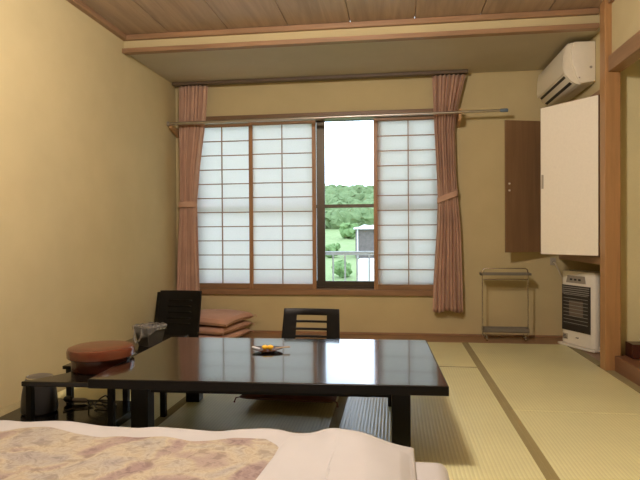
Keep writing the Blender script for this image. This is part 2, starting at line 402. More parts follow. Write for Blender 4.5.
# ------------------------------------------------------------------ curtains
def curtain(tab, zt, zb, yc, label, tiez, side):
    """tab: (z, x_left, x_right) from the bottom up"""
    t = thing('curtain', label, 'curtain', ((tab[0][1] + tab[0][2]) / 2, yc, zb), 0, 'curtains at the window')
    L = [(a, b) for a, b, c in tab]; Rr = [(a, c) for a, b, c in tab]
    def f(u, v):
        z = zb + (zt - zb) * v; xl = lerp_tab(L, z); xr = lerp_tab(Rr, z)
        a = .026 * min(1, abs(z - tiez) / .35 + .45); 
        ph = u * 7.5 * 2 * math.pi + .5 * math.sin(z * 2.3)
        bul = .02 * math.sin(u * math.pi)
        hem = -.012 * math.sin(u * 9) * max(0, 1 - v * 14)
        return (xl + (xr - xl) * (u + .012 * math.sin(ph * 2 + 1)), yc - bul + a * math.sin(ph) + .007 * math.sin(ph * 2.37 + z * 3), z + hem)
    m = MB(); m.grid(f, 110, 60); c = obj('drape', m, M['curtain'], t, True, True); solid(c, .004)
    xl, xr = lerp_tab(L, tiez) - .002, lerp_tab(Rr, tiez) + .003
    pts = []
    b = MB(); n = 36; rings = []
    for k in range(n):
        a = 2 * math.pi * k / n; x = (xl + xr) / 2 + (xr - xl) / 2 * math.cos(a); y = yc - .012 + .043 * math.sin(a)
        dz = side * .035 * math.cos(a)
        rings.append([b.bm.verts.new((x, y, tiez + dz + q)) for q in (-.027, -.022, .022, .027)])
    for k in range(n):
        for q in range(3): b.bm.faces.new((rings[k][q], rings[(k + 1) % n][q], rings[(k + 1) % n][q + 1], rings[k][q + 1]))
    o = obj('tieback', b, M['tie'], t, True, True); solid(o, .006)
    return t
curtain([(.25, -2.125, -1.885), (.42, -2.122, -1.887), (1.0, -2.095, -1.902), (1.25, -2.078, -1.908), (1.6, -2.07, -1.88), (2.05, -2.07, -1.815), (2.39, -2.07, -1.785)], 2.39, .25, 5.205,
        'pink-brown curtain tied back at the left end of the window', 1.245, 0)
curtain([(.235, .342, .612), (.5, .35, .607), (1.0, .385, .592), (1.25, .392, .572), (1.5, .385, .555), (1.9, .365, .548), (2.05, .36, .565), (2.39, .345, .645)], 2.39, .235, 5.205,
        'pink-brown curtain tied back at the right end of the window', 1.285, 1)
tag(obj('curtain_track', MB().box((-2.13, 5.165, 2.40), (.665, 5.235, 2.429), .003), M['trackm']), 'dark curtain track fixed under the lowered ceiling', 'curtain track')
p = thing('hanging_pole', 'long metal pole running in front of both curtains', 'pole', (-.57, 5.085, 2.02))
def pole(x): return (x, 5.085, 2.012 + .006 * (x + 2.13))
obj('thick_tube', MB().tube([pole(-2.13), pole(-.3)], .0155, 14), M['steel'], p, True, True)
obj('thin_tube', MB().tube([pole(-.3), pole(.93)], .0115, 14), M['steel'], p, True, True)
obj('end_cap', MB().tube([pole(.925), pole(.935), pole(.99), pole(.995)], .015, 14, radii=[.012, .016, .016, .011]), M['bluecap'], p, True, True, label='bluish end cap')
obj('end_cap', MB().tube([pole(-2.146), pole(-2.128)], .022, 14), M['acgrey'], p, True, True)
for x in (-2.10, .585):
    k = thing('pole_bracket', 'wooden bracket holding the metal pole ' + ('at the left wall corner' if x < 0 else 'right of the right curtain'), 'bracket', (x, 5.295, 1.98), 0, 'brackets of the metal pole')
    m = MB(); z = pole(x)[2]
    if x < 0: m.prism([(5.299, z - .10), (5.299, z - .02), (5.10, z - .0165), (5.095, z - .04), (5.20, z - .07)], x - .035, x - .01, 0)
    else: m.prism([(5.299, z - .10), (5.299, z + .03), (5.14, z + .035), (5.095, z + .035), (5.095, z + .016), (5.133, z + .016), (5.133, z - .0165), (5.095, z - .0165), (5.095, z - .055), (5.12, z - .075)], x - .012, x + .012, 0)
    obj('bracket_arm', m, M['beech'], k, world=True)

# ------------------------------------------------------------------ outside
def ter(x, y):
    z = lerp_tab([(6, -2.4), (12, -1.6), (18, -1.05), (25, -.55), (40, .35), (50, 1.4), (60, 2.6), (75, 5.0), (92, 7.3), (120, 7.0)], y)
    return z + .25 * mnoise.noise((x * .15, y * .15, 0)) * min(1, y / 20) + .10 * mnoise.noise((x * 1.3, y * .8, 3))
m = MB(); m.grid(lambda u, v: ((-.7 + 1.0 * u) * (8 + 112 * v), 7.5 + 112 * v, ter((-.7 + 1.0 * u) * (8 + 112 * v), 7.5 + 112 * v)), 140, 160)
hill = obj('hill', m, M['grass'], None, True, kind='structure')
fm = MB()
for i in range(420):
    y = random.uniform(50, 96); x = random.uniform(-.27, .08) * y
    s = random.uniform(.7, 1.4)
    vs = fm.ball((x, y, ter(x, y) + s * .45), s, 3, (1, 1, random.uniform(.8, 1.1)))
    for v in vs: v.co += mnoise.noise_vector(v.co * 1.1) * .45 * s + mnoise.noise_vector(v.co * 4.5) * .3
fo = obj('hillside_forest', fm, M['forest'], None, True, kind='stuff'); tag(fo, 'hazy green woodland covering the hillside beyond the window', 'woodland', kind='stuff')
def bush(x, y, r, label):
    t = thing('bush', label, 'bush', (x, y, ter(x, y)), 0, 'bushes outside the window')
    b = MB()
    for i in range(26):
        a = random.uniform(0, 6.28); d = random.uniform(0, r * .75); h = random.uniform(.2, 1.25) * r
        q = random.uniform(.22, .42) * r
        vs = b.ball((math.cos(a) * d, math.sin(a) * d, h), q, 2)
        for v in vs: v.co += Vector((mnoise.noise(v.co * 4 / r), mnoise.noise(v.co * 4 / r + Vector((5, 0, 0))), mnoise.noise(v.co * 4 / r + Vector((0, 5, 0))))) * q * .6
    obj('foliage', b, M['bush'], t)
    obj('stem', MB().tube([(0, 0, -.2), (0, .02, r * .8)], r * .06, 6), M['bark'], t)
bush(-2.05, 22, .42, 'leafy bush in front of the grey shed')
bush(-1.72, 17, .30, 'small bush low in the window, right of centre')
bush(-2.72, 18.5, .36, 'small bush low in the window near the pale streak')
bush(-3.35, 30, .5, 'round bush on the slope left of the shed')
bush(-3.3, 42, .8, 'large bush on the grass slope above the shed')
s = thing('shed', 'weathered grey shed with a pale roof on the grassy slope', 'shed', (-1.0, 31, ter(-1, 31)))
zb = ter(-1, 31) - .4
obj('wall', MB().box((-2.10, 30, zb), (.4, 32.5, 1.2)), M['shedwall'], s, world=True)
rf = MB(); rf.prism([(-2.2, 1.20), (-2.16, 1.30), (-1.9, 1.33), (-1.6, 1.46), (-1.3, 1.40), (-.9, 1.47), (.7, 1.35), (.7, 1.2)], 29.7, 32.9, 1)
obj('roof', rf, M['shedroof'], s, world=True)
obj('post', MB().box((-2.02, 29.94, zb), (-1.95, 30.0, 1.19)), M['sheet'], s, world=True, label='white corner post')
d = MB(); d.box((-1.36, 20, ter(-1.2, 20) - .1), (-.3, 21, .04), .12, 3)
tag(obj('storage_box', d, M['sheet'], None, True), 'white covered box standing in the grass below the shed', 'box')
r_ = thing('balcony_railing', 'pale metal balcony railing outside the glass', 'railing', (-.6, 6.2, -.4))
obj('top_rail', MB().box((-3.0, 6.17, .715), (2.0, 6.23, .757), .006), M['rail'], r_, world=True)
obj('bottom_rail', MB().box((-3.0, 6.185, -.22), (2.0, 6.215, -.19), .003), M['rail'], r_, world=True)
for i in range(26):
    x = -2.30 + .1345 * i
    obj('baluster', MB().box((x - .0085, 6.192, -.19), (x + .0085, 6.208, .716)), M['rail'], r_, world=True)
for x in (-2.95, 1.95): obj('post', MB().box((x - .02, 6.18, -.398), (x + .02, 6.22, .716)), M['rail'], r_, world=True)
tag(obj('reflection_streak', MB().tube([(-.842, 6.07, -.39), (-.842, 6.07, 2.9)], .019, 12), M['streak'], None, True), 'pale upright standing in for a reflection at the left edge of the glass', 'streak')  # added upright imitating a pale reflection in the window glass
struct('outside_balcony', MB().box((-3.2, BY + .15, -.5), (2.2, 6.3, -.4)), M['concrete'], 'concrete balcony slab outside the window')

# ------------------------------------------------------------------ low lacquer table
T = thing('low_table', 'black lacquered low table in the middle of the room', 'table', (-.560, 2.720, 0), R(2.05))
W, D, zt = 1.51, .974, .34
obj('tabletop', MB().box((-W / 2 + .004, -D / 2 + .004, zt - .04), (W / 2 - .004, D / 2 - .004, zt), .002, 2), M['tabletop'], T)
eb = MB()
for s_ in (-1, 1):
    eb.box((-W / 2, min(s_ * D / 2, s_ * (D / 2 - .0038)), zt - .04), (W / 2, max(s_ * D / 2, s_ * (D / 2 - .0038)), zt - .0015), .0015, 1)
    eb.box((min(s_ * W / 2, s_ * (W / 2 - .0038)), -D / 2 + .0038, zt - .04), (max(s_ * W / 2, s_ * (W / 2 - .0038)), D / 2 - .0038, zt - .0015), .0015, 1)
obj('added_dark_edge', eb, M['blackmat'], T)  # matte strip added to keep the edge dark while the top reflects
for sx in (-1, 1):
    for sy in (-1, 1):
        cx, cy = sx * (W / 2 - .185), sy * (D / 2 - .13)
        obj('leg', MB().box((cx - .039, cy - .039, 0.002), (cx + .039, cy + .039, zt - .04), .004), M['blackmat'], T)
ap = MB(); a, b = W / 2 - .215, D / 2 - .13
for sy in (-1, 1): ap.box((-a + .015, sy * b - .012, zt - .085), (a - .015, sy * b + .012, zt - .0405))
for sx in (-1, 1): ap.box((sx * (W / 2 - .185) - .012, -b + .040, zt - .085), (sx * (W / 2 - .185) + .012, b - .040, zt - .0405))
obj('apron', ap, M['blackmat'], T)

# ------------------------------------------------------------------ legless chairs
def zaisu(label, loc, rot, wtop=.37, group=None, open_back=True):
    t = thing('legless_chair', label, 'floor chair', loc, rot, group)
    N = 24; TH = .013
    def width(s): return (.205 if open_back else .193) + (wtop / 2 - (.205 if open_back else .193)) * max(0, min(1, s / .5))
    def pt(u, s, off=0):
        # s: length along the shell from the seat front
        x = (u - .5) * 2 * width(max(0, s - .40)); c = .018 * (2 * u - 1) ** 2
        if s <= .36: y, z, nrm = s, .012 - .01 * math.sin(min(1, s / .36) * math.pi), 0
        else:
            r = .07; th = min((s - .36) / r, R(76))
            y = .36 + r * math.sin(th); z = .012 + r * (1 - math.cos(th)); q = s - .36 - r * th
            y += q * math.cos(th); z += q * math.sin(th)
            if q > 0: y -= c * min(1, q / .1) ; 
        return Vector((x, y, z + .0))
    sm = MB(); sm.grid(lambda u, v: pt(u, .40 * v), 8, 14)
    o = obj('seat', sm, M['blackmat'], t, True); solid(o, TH)
    L0, L1 = .40, .84
    top = .045; slot = .034; bar = .0155
    rows = [0.0]; z = L1 - L0; edges = [z]; z -= top; edges.append(z); kinds = [0]
    for k in range(5):
        z -= slot; edges.append(z); kinds.append(1); z -= bar; edges.append(z); kinds.append(0)
    edges.append(0); kinds.append(0)
    edges = edges[::-1]; kinds = kinds[::-1]
    us = [0, .04, .12, .235, .36, .5, .64, .775, .88, .96, 1]
    bm = MB(); V = [[bm.bm.verts.new(pt(u, L0 + e)) for u in us] for e in edges]
    for j, kd in enumerate(kinds):
        for i in range(len(us) - 1):
            if kd and 3 <= i <= 6 and open_back: continue
            bm.bm.faces.new((V[j][i], V[j][i + 1], V[j + 1][i + 1], V[j + 1][i]))
    o = obj('backrest', bm, M['blackmat'], t, True); solid(o, TH)
    if not open_back:
        sl = MB()
        for j, kd in enumerate(kinds):
            if kd: continue
            if j in (0, len(kinds) - 1): continue
            sl.grid(lambda u, v: pt(.22 + .56 * u, L0 + edges[j] + (edges[j + 1] - edges[j]) * v) + Vector((0, -.0085, .001)), 8, 1)
        solid(obj('slat', sl, M['blackmat'], t, True), .004)
    bv = o.modifiers.new('edge', 'BEVEL'); bv.width = .003; bv.segments = 2; bv.limit_method = 'ANGLE'
    return t
zc = zaisu('black slatted floor chair at the far side of the table', (-.575, 3.165, .012), R(-2.5))
g = 'floor chairs stacked by the left wall'
zl = zaisu('black floor chair in the left corner, lower and rear one of its pair', (-1.885, 4.135, .012), R(-1), .375, g, False)
dup(zl, (-1.845, 4.085, .030), R(-2), 'black floor chair in the left corner, front one of its pair', g)

# ------------------------------------------------------------------ floor cushions
def cushion(label, loc, rot, size=.55, th=.065, mat='cushion', group=None, sag=0.0, seed=0):
    t = thing('floor_cushion', label, 'floor cushion', loc, rot, group)
    h = size / 2
    def top(u, v, s):
        x, y = (2 * u - 1), (2 * v - 1)
        e = (1 - abs(x) ** 6) * (1 - abs(y) ** 6)
        pin = 1 - .035 * (1 - abs(x) ** 2) * abs(y) ** 8 ; pin2 = 1 - .035 * (1 - abs(y) ** 2) * abs(x) ** 8
        z = th / 2 + s * (th / 2) * (max(0, e) ** .30) * (.9 + .1 * mnoise.noise((x * 2.2 + seed, y * 2.2, s))) 
        z += sag * (1 - (x * x + y * y) * .75)
        return (x * h * pin2, y * h * pin, z)
    m = MB(); V = m.grid(lambda u, v: top(u, v, 1), 26, 26); W2 = m.grid(lambda u, v: top(u, v, -1), 26, 26)
    bmesh.ops.remove_doubles(m.bm, verts=m.bm.verts[:], dist=1e-5)
    obj('cushion_body', m, M[mat], t, True)
    for sx in (-1, 1):
        for sy in (-1, 1):
            c = Vector((sx * h, sy * h, th / 2)); dv = Vector((sx, sy, 0)).normalized()
            k = MB()
            k.tube([c - dv * .004, c + dv * .012, c + dv * .02 + Vector((0, 0, -.015)), c + dv * .023 + Vector((0, 0, -.024))], .003, 6, radii=[.0025, .004, .0035, .0055])
            obj('tassel', k, M[mat], t, True)
    return t
g = 'floor cushions piled under the window'
cs = cushion('pink-brown floor cushion at the bottom of the pile', (-1.665, 4.93, .0), R(-9), .54, .074, group=g)
dup(cs, (-1.67, 4.935, .0725), R(-13), 'pink-brown floor cushion in the middle of the pile', g)
cushion('pink-brown floor cushion on top of the pile, its edge overhanging', (-1.655, 4.93, .144), R(-11), .56, .088, 'cushion', g, .022, 3)
cushion('dark brown floor cushion on the floor chair beyond the table', (-.575, 3.215, .034), R(-2.5), .54, .048, 'cushdark', None, 0, 5)

# ------------------------------------------------------------------ black stand on the left and things on it
S = thing('tv_stand', 'low black stand with a raised shelf beside the table', 'stand', (-1.5, 2.5, 0))
obj('raised_shelf', MB().prism([(-1.685, 2.315), (-1.235, 2.335), (-1.185, 2.56), (-1.185, 2.79), (-1.53, 2.79), (-1.56, 2.49), (-1.60, 2.43)], .267, .29, 2, .003), M['black'], S, world=True)
obj('base_board', MB().box((-1.976, 2.16, .0022), (-1.357, 2.885, .04), .003), M['black'], S, world=True)
for x, y in ((-1.668, 2.355), (-1.492, 2.765), (-1.203, 2.765)):
    obj('upright', MB().box((x - .014, y - .014, .04 if x < -1.36 else .0022), (x + .014, y + .014, .2672), .002), M['blackmat'], S, world=True)
obj('upright', MB().box((-1.286, 2.345, .0022), (-1.260, 2.373, .2672), .002), M['blackmat'], S, world=True)
S2 = thing('side_shelf', 'long black shelf running along the left wall behind the stand', 'shelf', (-1.58, 3.5, 0))
obj('shelf_top', MB().box((-1.807, 2.822, .219), (-1.46, 3.80, .238), .003), M['black'], S2, world=True)
for x, y in ((-1.787, 2.861), (-1.48, 2.905), (-1.787, 3.77), (-1.48, 3.77)):
    obj('leg', MB().box((x - .015, y - .015, .0404 if x < -1.7 and y < 3 else .0022), (x + .015, y + .015, .219), .002), M['blackmat'], S2, world=True)

P = thing('lidded_pot', 'charcoal flared pot with a grey lid behind the corner of the raised shelf', 'pot', (-1.822, 2.645, .0402))
P.scale = (.9, .9, .96)
obj('pot_body', MB().lathe([(0, .001), (.088, .001), (.097, .010), (.098, .04), (.091, .11), (.080, .165), (.073, .183), (0, .183)], 40), M['pot'], P, True)
obj('lid', MB().lathe([(0, .1835), (.069, .1835), (.069, .193), (.05, .200), (.02, .202), (0, .202)], 40), M['potlid'], P, True)
obj('metal_rim', MB().tube([(.0705 * math.cos(a * math.pi / 20), .0705 * math.sin(a * math.pi / 20), .193) for a in range(40)], .003, 8, True), M['rimmetal'], P, True, label='shiny metal rim')

B = thing('lacquer_box', 'round red lacquer box with a lid beside the table', 'box', (-1.452, 2.595, .2903))
obj('box_body', MB().lathe([(0, .0005), (.134, .0005), (.138, .006), (.139, .055), (.139, .062), (0, .062)], 64), M['reddark'], B, True)
obj('lid', MB().lathe([(0, .0625), (.155, .0625), (.158, .066), (.159, .094), (.154, .106), (.138, .112), (.09, .116), (0, .117)], 64), M['red'], B, True)

K = thing('waste_bin', 'small dark bin lined with a clear plastic bag', 'bin', (-1.575, 3.42, .2383), R(-28))
bm = MB(); n = 4
def sq(h, z): return [(-h, -h, z), (h, -h, z), (h, h, z), (-h, h, z)]
lv = [sq(.058, .0005), sq(.083, .135), sq(.079, .135), sq(.055, .008)]
VV = [[bm.bm.verts.new(p) for p in l] for l in lv]
for a, b in zip(VV, VV[1:]):
    for k in range(4): bm.bm.faces.new((a[k], a[(k + 1) % 4], b[(k + 1) % 4], b[k]))
bm.bm.faces.new(VV[0][::-1]); bm.bm.faces.new(VV[-1])
K.scale = (.86, .86, .9)
obj('bin_body', bm, M['bin'], K)
fm = MB()
def film(u, v):
    a = u * 2 * math.pi; c, s_ = math.cos(a), math.sin(a); k = 1 / max(abs(c), abs(s_))
    prof = [(-.022, .05), (-.012, .10), (-.004, .134), (.0, .150), (.008, .141), (.011, .118), (.012, .098 + .03 * math.sin(a * 2 + 1))]
    i = min(int(v * 6), 5); f = v * 6 - i
    d = prof[i][0] * (1 - f) + prof[i + 1][0] * f; z = prof[i][1] * (1 - f) + prof[i + 1][1] * f
    w = .006 * mnoise.noise((c * 6, s_ * 6, v * 4)) + .004 * math.sin(a * 17 + v * 5)
    hw = .059 + (.083 - .059) * z / .135 + d + w * (1 if v > .45 else .3)
    if v <= .5: hw = min(hw, .0545 + .024 * z / .135 - .001)
    else: hw = max(hw, .0605 + .0235 * z / .135 + .002)
    return (c * k * hw, s_ * k * hw, z + .012 * mnoise.noise((c * 3, s_ * 3, 7)) * max(0, 1 - abs(v - .5) * 4))
V = fm.grid(film, 96, 18); bmesh.ops.remove_doubles(fm.bm, verts=fm.bm.verts[:], dist=1e-5)
obj('plastic_bag', fm, M['film'], K, True, label='clear crinkled plastic bag')
lm = MB()
lm.tube([(.03, -.098, .128), (.045, -.106, .09), (.02, -.112, .05), (-.02, -.11, .03), (-.045, -.106, .06), (-.05, -.1, .125)], .0085, 8, radii=[.004, .009, .007, .008, .009, .004])
obj('bag_handle', lm, M['film'], K, True)

c = thing('power_cable', 'black power cable lying in loops on the lower board of the stand', 'cable', (-1.6, 2.75, .0402))
pts = []
for i in range(120):
    t = i / 119; a = t * 4.4 * math.pi
    pts.append((-1.565 - .03 * math.sin(t * 7) + (.055 + .03 * math.sin(t * 17)) * math.cos(a), 2.78 + .035 * math.sin(a) + .02 * math.sin(t * 13), .0445 + .022 * (1 + math.sin(a * 1.5 + .6)) * math.sin(math.pi * t)))
obj('cord', MB().tube(pts, .0036, 8), M['cable'], c, True, True)
obj('cord', MB().tube([(-1.655, 2.812, .056), (-1.62, 2.80, .06), (-1.60, 2.77, .05), (-1.62, 2.72, .0445), (-1.68, 2.70, .0445), (-1.70, 2.66, .0445)], .0036, 8), M['cable'], c, True, True)
pb = MB(); pb.tube([(-1.735, 2.80, .06), (-1.725, 2.801, .059), (-1.67, 2.81, .057), (-1.655, 2.812, .056)], .012, 10, radii=[.007, .013, .013, .008])
obj('plug', pb, M['plug'], c, True, True, label='grey plug')
pb = MB(); pb.tube([(-1.735, 2.80, .06), (-1.745, 2.80, .062), (-1.77, 2.795, .066), (-1.78, 2.793, .067)], .016, 10, radii=[.010, .019, .017, .010])
obj('plug', pb, M['cable'], c, True, True)

# dish with sweets on the table
Dh = thing('sweets_dish', 'small dark red lacquer dish on the table by the window reflection', 'dish', (-.662, 2.845, .3402), R(6))
obj('dish_foot', MB().lathe([(0, .0003), (.036, .0003), (.036, .0032), (.034, .005), (0, .005)], 28, sx=1.1), M['reddark'], Dh, True)
def dish(u, v):
    a = u * 2 * math.pi; r = .002 + .998 * v
    return (math.cos(a) * .080 * r, math.sin(a) * .068 * r, 0.0066 + .005 * r ** 3 + .006 * r ** 2 * math.cos(a) ** 2)
dm = MB(); dm.grid(dish, 48, 10); bmesh.ops.remove_doubles(dm.bm, verts=dm.bm.verts[:], dist=1e-5)
solid(obj('dish_bowl', dm, M['reddark'], Dh, True), .0025, 0)
g = 'sweets on the red dish'
for i, (x, y, lab) in enumerate(((-.675, 2.838, 'yellow sweet at the left on the small red dish'), (-.648, 2.842, 'yellow sweet at the right on the small red dish'))):
    y_ = MB(); vs = y_.ball((0, 0, .0145), .0145, 3, (1.2, 1.0, .85))
    for v in vs: v.co *= 1 + .12 * mnoise.noise(v.co * 120)
    o = obj('sweet', y_, M['yellow'], None, True); o.location = (x, y, .3457); tag(o, lab, 'sweet', g)
wm = MB(); wm.prism([(-.026, -.006), (-.01, -.009), (.012, -.006), (.02, .004), (.0, .009), (-.022, .006)], 0, .006, 2, .002)
o = obj('paper_wrapper', wm, M['wrap'], None, True); o.location = (-.716, 2.82, .3575); o.rotation_euler = (0, R(14), R(10)); tag(o, 'small white wrapper at the left rim of the red dish', 'wrapper')
pk = MB(); pk.tube([(-.620, 2.842, .3575), (-.56, 2.853, .361), (-.545, 2.856, .3605)], .004, 8, radii=[.0025, .0045, .004])
tag(obj('sweet_pick', pk, M['stick'], None, True), 'small wooden pick lying over the right rim of the red dish', 'pick')

# ------------------------------------------------------------------ bedding
sil = [(-1.9, .215), (-1.571, .212), (-1.481, .205), (-1.367, .217), (-1.286, .221), (-1.169, .209), (-1.061, .2), (-1.0, .205), (-.834, .211), (-.758, .208), (-.677, .203), (-.585, .216), (-.435, .222), (-.386, .212), (-.337, .207), (-.287, .216), (-.238, .237), (-.203, .234), (-.162, .231), (-.115, .227), (-.066, .205), (.022, .171), (.06, .160)]
MT = .132
F = thing('futon_mattress', 'white sheeted futon mattress under the quilt in the foreground', 'futon mattress', (-.8, 1.2, 0))
def rb(d, r): 
    d = max(0, min(1, d / r)); return math.sqrt(max(0, 1 - (1 - d) ** 2))
mx0, mx1, my0, my1 = -1.9, .193, .45, 2.065
def mtop(u, v):
    x = mx0 + (mx1 - mx0) * u; y = my0 + (my1 - my0) * v
    f = min(rb(x - mx0, .07), rb(mx1 - x, .06), rb(y - my0, .07), rb(my1 - y, .06))
    fold = .004 * math.sin(y * 23 + x * 4) * max(0, min(1, (x - .05) * 20))
    return (x, y, .045 + (MT - .045 + fold * 0) * f * .999)
def ease(t): return t
def edgy(n):  # denser sampling near both ends
    return lambda t: .5 - .5 * math.cos(math.pi * t)
e = edgy(0)
mm = MB(); mm.slab(lambda u, v: (lambda q: (q[0], q[1], min(q[2], MT)))(mtop(e(u), e(v))), lambda u, v: (mx0 + (mx1 - mx0) * e(u), my0 + (my1 - my0) * e(v), .003), 70, 60)
obj('mattress_body', mm, M['white'], F, True, True)
Q = thing('futon_quilt', 'puffy quilt with gold patterned centre and white cover, in the foreground', 'quilt', (-.9, 1.2, MT))
qx0, qx1, qy0, qy1 = -1.86, .066, .60, 2.095
ZB = MT + .002
def crest(x): 
    return sum(lerp_tab(sil, x + d) for d in (-.03, -.015, 0, .015, .03)) / 5
def qh(x, y):
    f = min(rb(x - qx0, .10), rb(qx1 - x, .055), rb(y - qy0, .10), rb(qy1 - y, .085))
    back = max(0, min(1, (2.02 - y) / .5))
    flat = .222 + .018 * mnoise.noise((x * 2.3, y * 2.3, 1.0)) - .008 * max(0, (1.8 - y))
    c = crest(x) * 1.012 * (1 - back) + (flat if x < -.2 else flat + .012) * back
    if x > -.3: 
        t = max(0, (x + .1) / .16); c -= back * .05 * min(1, t) ** 1.5
    wr = .0025 * math.sin(x * 21 + 5 * mnoise.noise((x * 3, y * 3, 4)) + y * 6)
    return ZB + .012 + max(0, c + wr - ZB - .012) * f
quiltm = MB(); quiltm.slab(lambda u, v: (qx0 + (qx1 - qx0) * e(u), qy0 + (qy1 - qy0) * e(v), qh(qx0 + (qx1 - qx0) * e(u), qy0 + (qy1 - qy0) * e(v))),
    lambda u, v: (qx0 + (qx1 - qx0) * e(u), qy0 + (qy1 - qy0) * e(v), ZB), 150, 90)
obj('white_cover', quiltm, M['white'], Q, True, True)
pat = [(-1.75, 1.86), (-1.473, 1.903), (-1.421, 1.939), (-1.314, 1.951), (-1.182, 1.921), (-1.001, 1.914), (-.824, 1.922), (-.725, 1.90), (-.626, 1.925), (-.575, 1.941), (-.519, 1.940), (-.462, 1.934), (-.41, 1.885), (-.36, 1.80)]
def pp(u, v, dz):
    x = -1.75 + (-.398 + 1.75) * u; yb = lerp_tab(pat, x); y = .75 + (yb - .75) * v
    return (x, y, qh(x, y) + dz)
pm = MB(); pm.slab(lambda u, v: pp(u, v, .0035 * min(1, 12 * min(u, 1 - u, v, 1 - v)) + .0005), lambda u, v: pp(u, v, -.004), 110, 60)
obj('patterned_panel', pm, M['brocade'], Q, True, True, label='gold, beige and mauve patterned panel')
def fl(u, v, top):
    y = .70 + (1.992 - .70) * v
    xl = -.372 - .045 * max(0, min(1, (1.985 - y) / .4)) + .006 * math.sin(y * 9)
    x = xl + (.045 - xl) * u
    k = min(1, 7 * u) ** .5 * min(1, 14 * (1 - u)) * min(1, 9 * (1 - v)) ** .5
    pl = .003 * math.sin((x - xl) * 42 + y * 3) * math.exp(-((x - xl - .06) / .09) ** 2)
    return (x, y, qh(x, y) + ((.003 + .012 * k + pl) if top else .001 - .004 * (1 - k)))
fm2 = MB(); fm2.slab(lambda u, v: fl(u, v, True), lambda u, v: fl(u, v, False), 70, 70)
obj('turned_back_sheet', fm2, M['white'], Q, True, True)

# ------------------------------------------------------------------ air conditioner
A = thing('air_conditioner', 'ivory air conditioner on the wall above the cabinet', 'air conditioner', (1.499, 4.83, 2.07))
prof = [(0, .315), (-.165, .318), (-.185, .31), (-.208, .285), (-.219, .22), (-.222, .12), (-.214, .085), (-.17, .032), (-.13, .006), (-.10, .0), (0, .012)]
ab = MB(); ab.prism([(x, z) for x, z in prof], -.385, .385, 1, .004)
obj('casing', ab, M['acw'], A, True)
for s_ in (-1, 1):
    cp = MB(); y0 = .3865 if s_ > 0 else -.412; 
    cp.prism([(-.001, .314), (-.155, .316), (-.172, .25), (-.166, .16), (-.135, .06), (-.105, .004), (-.001, .013)], y0, y0 + .0255, 1, .006)
    obj('side_cap', cp, M['acw'], A, True)
    if s_ < 0:
        obj('screw_cover', MB().tube([(-.035, -.4125, .12), (-.035, -.4155, .12)], .010, 16), M['acgrey'], A, True)
        obj('screw_cover', MB().tube([(-.117, -.4125, .045), (-.117, -.4145, .045)], .006, 16), M['acgrey'], A, True)
fp = MB(); fp.prism([(-.187, .315), (-.214, .288), (-.226, .22), (-.229, .12), (-.222, .088), (-.2205, .09), (-.2225, .12), (-.2195, .22), (-.2085, .286), (-.185, .3115)], -.39, .39, 1, 0)
obj('front_panel', fp, M['acw'], A, True)
def louver(p0, p1, f0, f1, out):
    a, b = Vector((p0[0], 0, p0[1])), Vector((p1[0], 0, p1[1])); d = b - a
    nrm = Vector((d.z, 0, -d.x)).normalized()
    if nrm.z > 0: nrm = -nrm
    a0 = a + d * f0; a1 = a + d * f1
    q = MB(); q.prism([(p.x, p.z) for p in (a0 + nrm * out, a1 + nrm * out, a1 - nrm * .004, a0 - nrm * .004)], -.345, .355, 1)
    obj('louver', q, M['acd'], A)
louver((-.214, .085), (-.17, .032), .12, .42, .0012)
louver((-.17, .032), (-.13, .006), .05, .55, .0012)

# ------------------------------------------------------------------ wall cabinet with open doors
Cb = thing('wall_cabinet', 'built-in cabinet right of the window with both doors open', 'cabinet', (1.73, 4.75, .72))
cb = MB()
cb.box((1.505, 4.205, .72), (1.975, 5.295, .765)); cb.box((1.505, 4.205, 1.95), (1.975, 5.295, 1.98))
cb.box((1.505, 4.205, .765), (1.975, 4.23, 1.95)); cb.box((1.505, 5.27, .765), (1.975, 5.295, 1.95)); cb.box((1.955, 4.23, .765), (1.975, 5.27, 1.95))
obj('carcass', cb, M['doorw'], Cb, world=True)
ff = MB(); ff.box((1.475, 4.205, .715), (1.505, 5.295, .772), .002); ff.box((1.475, 4.205, 1.948), (1.505, 5.295, 1.984), .002)
ff.box((1.475, 4.205, .772), (1.505, 4.24, 1.948), .002); ff.box((1.475, 5.262, .772), (1.505, 5.295, 1.948), .002)
obj('face_frame', ff, M['trim_y'], Cb, world=True)
obj('shelf', MB().box((1.53, 4.232, 1.33), (1.953, 5.268, 1.352)), M['doorw'], Cb, world=True)
def door(hx, hy, fx, fy, outer_left, name_handle):
    d = Vector((fx - hx, fy - hy, 0)); L = d.length; ang = math.atan2(d.y, d.x)
    mx = Matrix.Translation((hx, hy, 0)) @ Matrix.Rotation(ang, 4, 'Z')
    s = 1 if outer_left else -1      # local +y is left of the hinge->edge direction
    o = obj('door', MB().box((.004, -.009, .778), (L, .009, 1.944), .002, mx=mx), M['doorw'], Cb, world=True)
    skin = MB().box((.006, min(s * .0092, s * .0105), .781), (L - .005, max(s * .0092, s * .0105), 1.941), mx=mx)
    obj('paper_facing', skin, M['fusuma'], o, world=True, label='cream paper facing')
    if name_handle:
        h = MB(); h.box((L - .032, min(s * .0107, s * .013), 1.30), (L - .012, max(s * .0107, s * .013), 1.41), .002, mx=mx)
        obj('handle', h, M['gilt'], o, world=True, label='flat metal finger pull')
    else:
        for z in (1.325, 1.385):
            h = MB(); c0 = mx @ Vector((L - .035, -s * .009, z)); c1 = mx @ Vector((L - .035, -s * .016, z))
            h.tube([c0, c1], .009, 12); obj('door_catch', h, M['acw'], o, world=True, label='small pale catch')
    return o
door(1.470, 4.255, 1.164, 4.655, True, True)
door(1.468, 5.243, .967, 5.085, False, False)

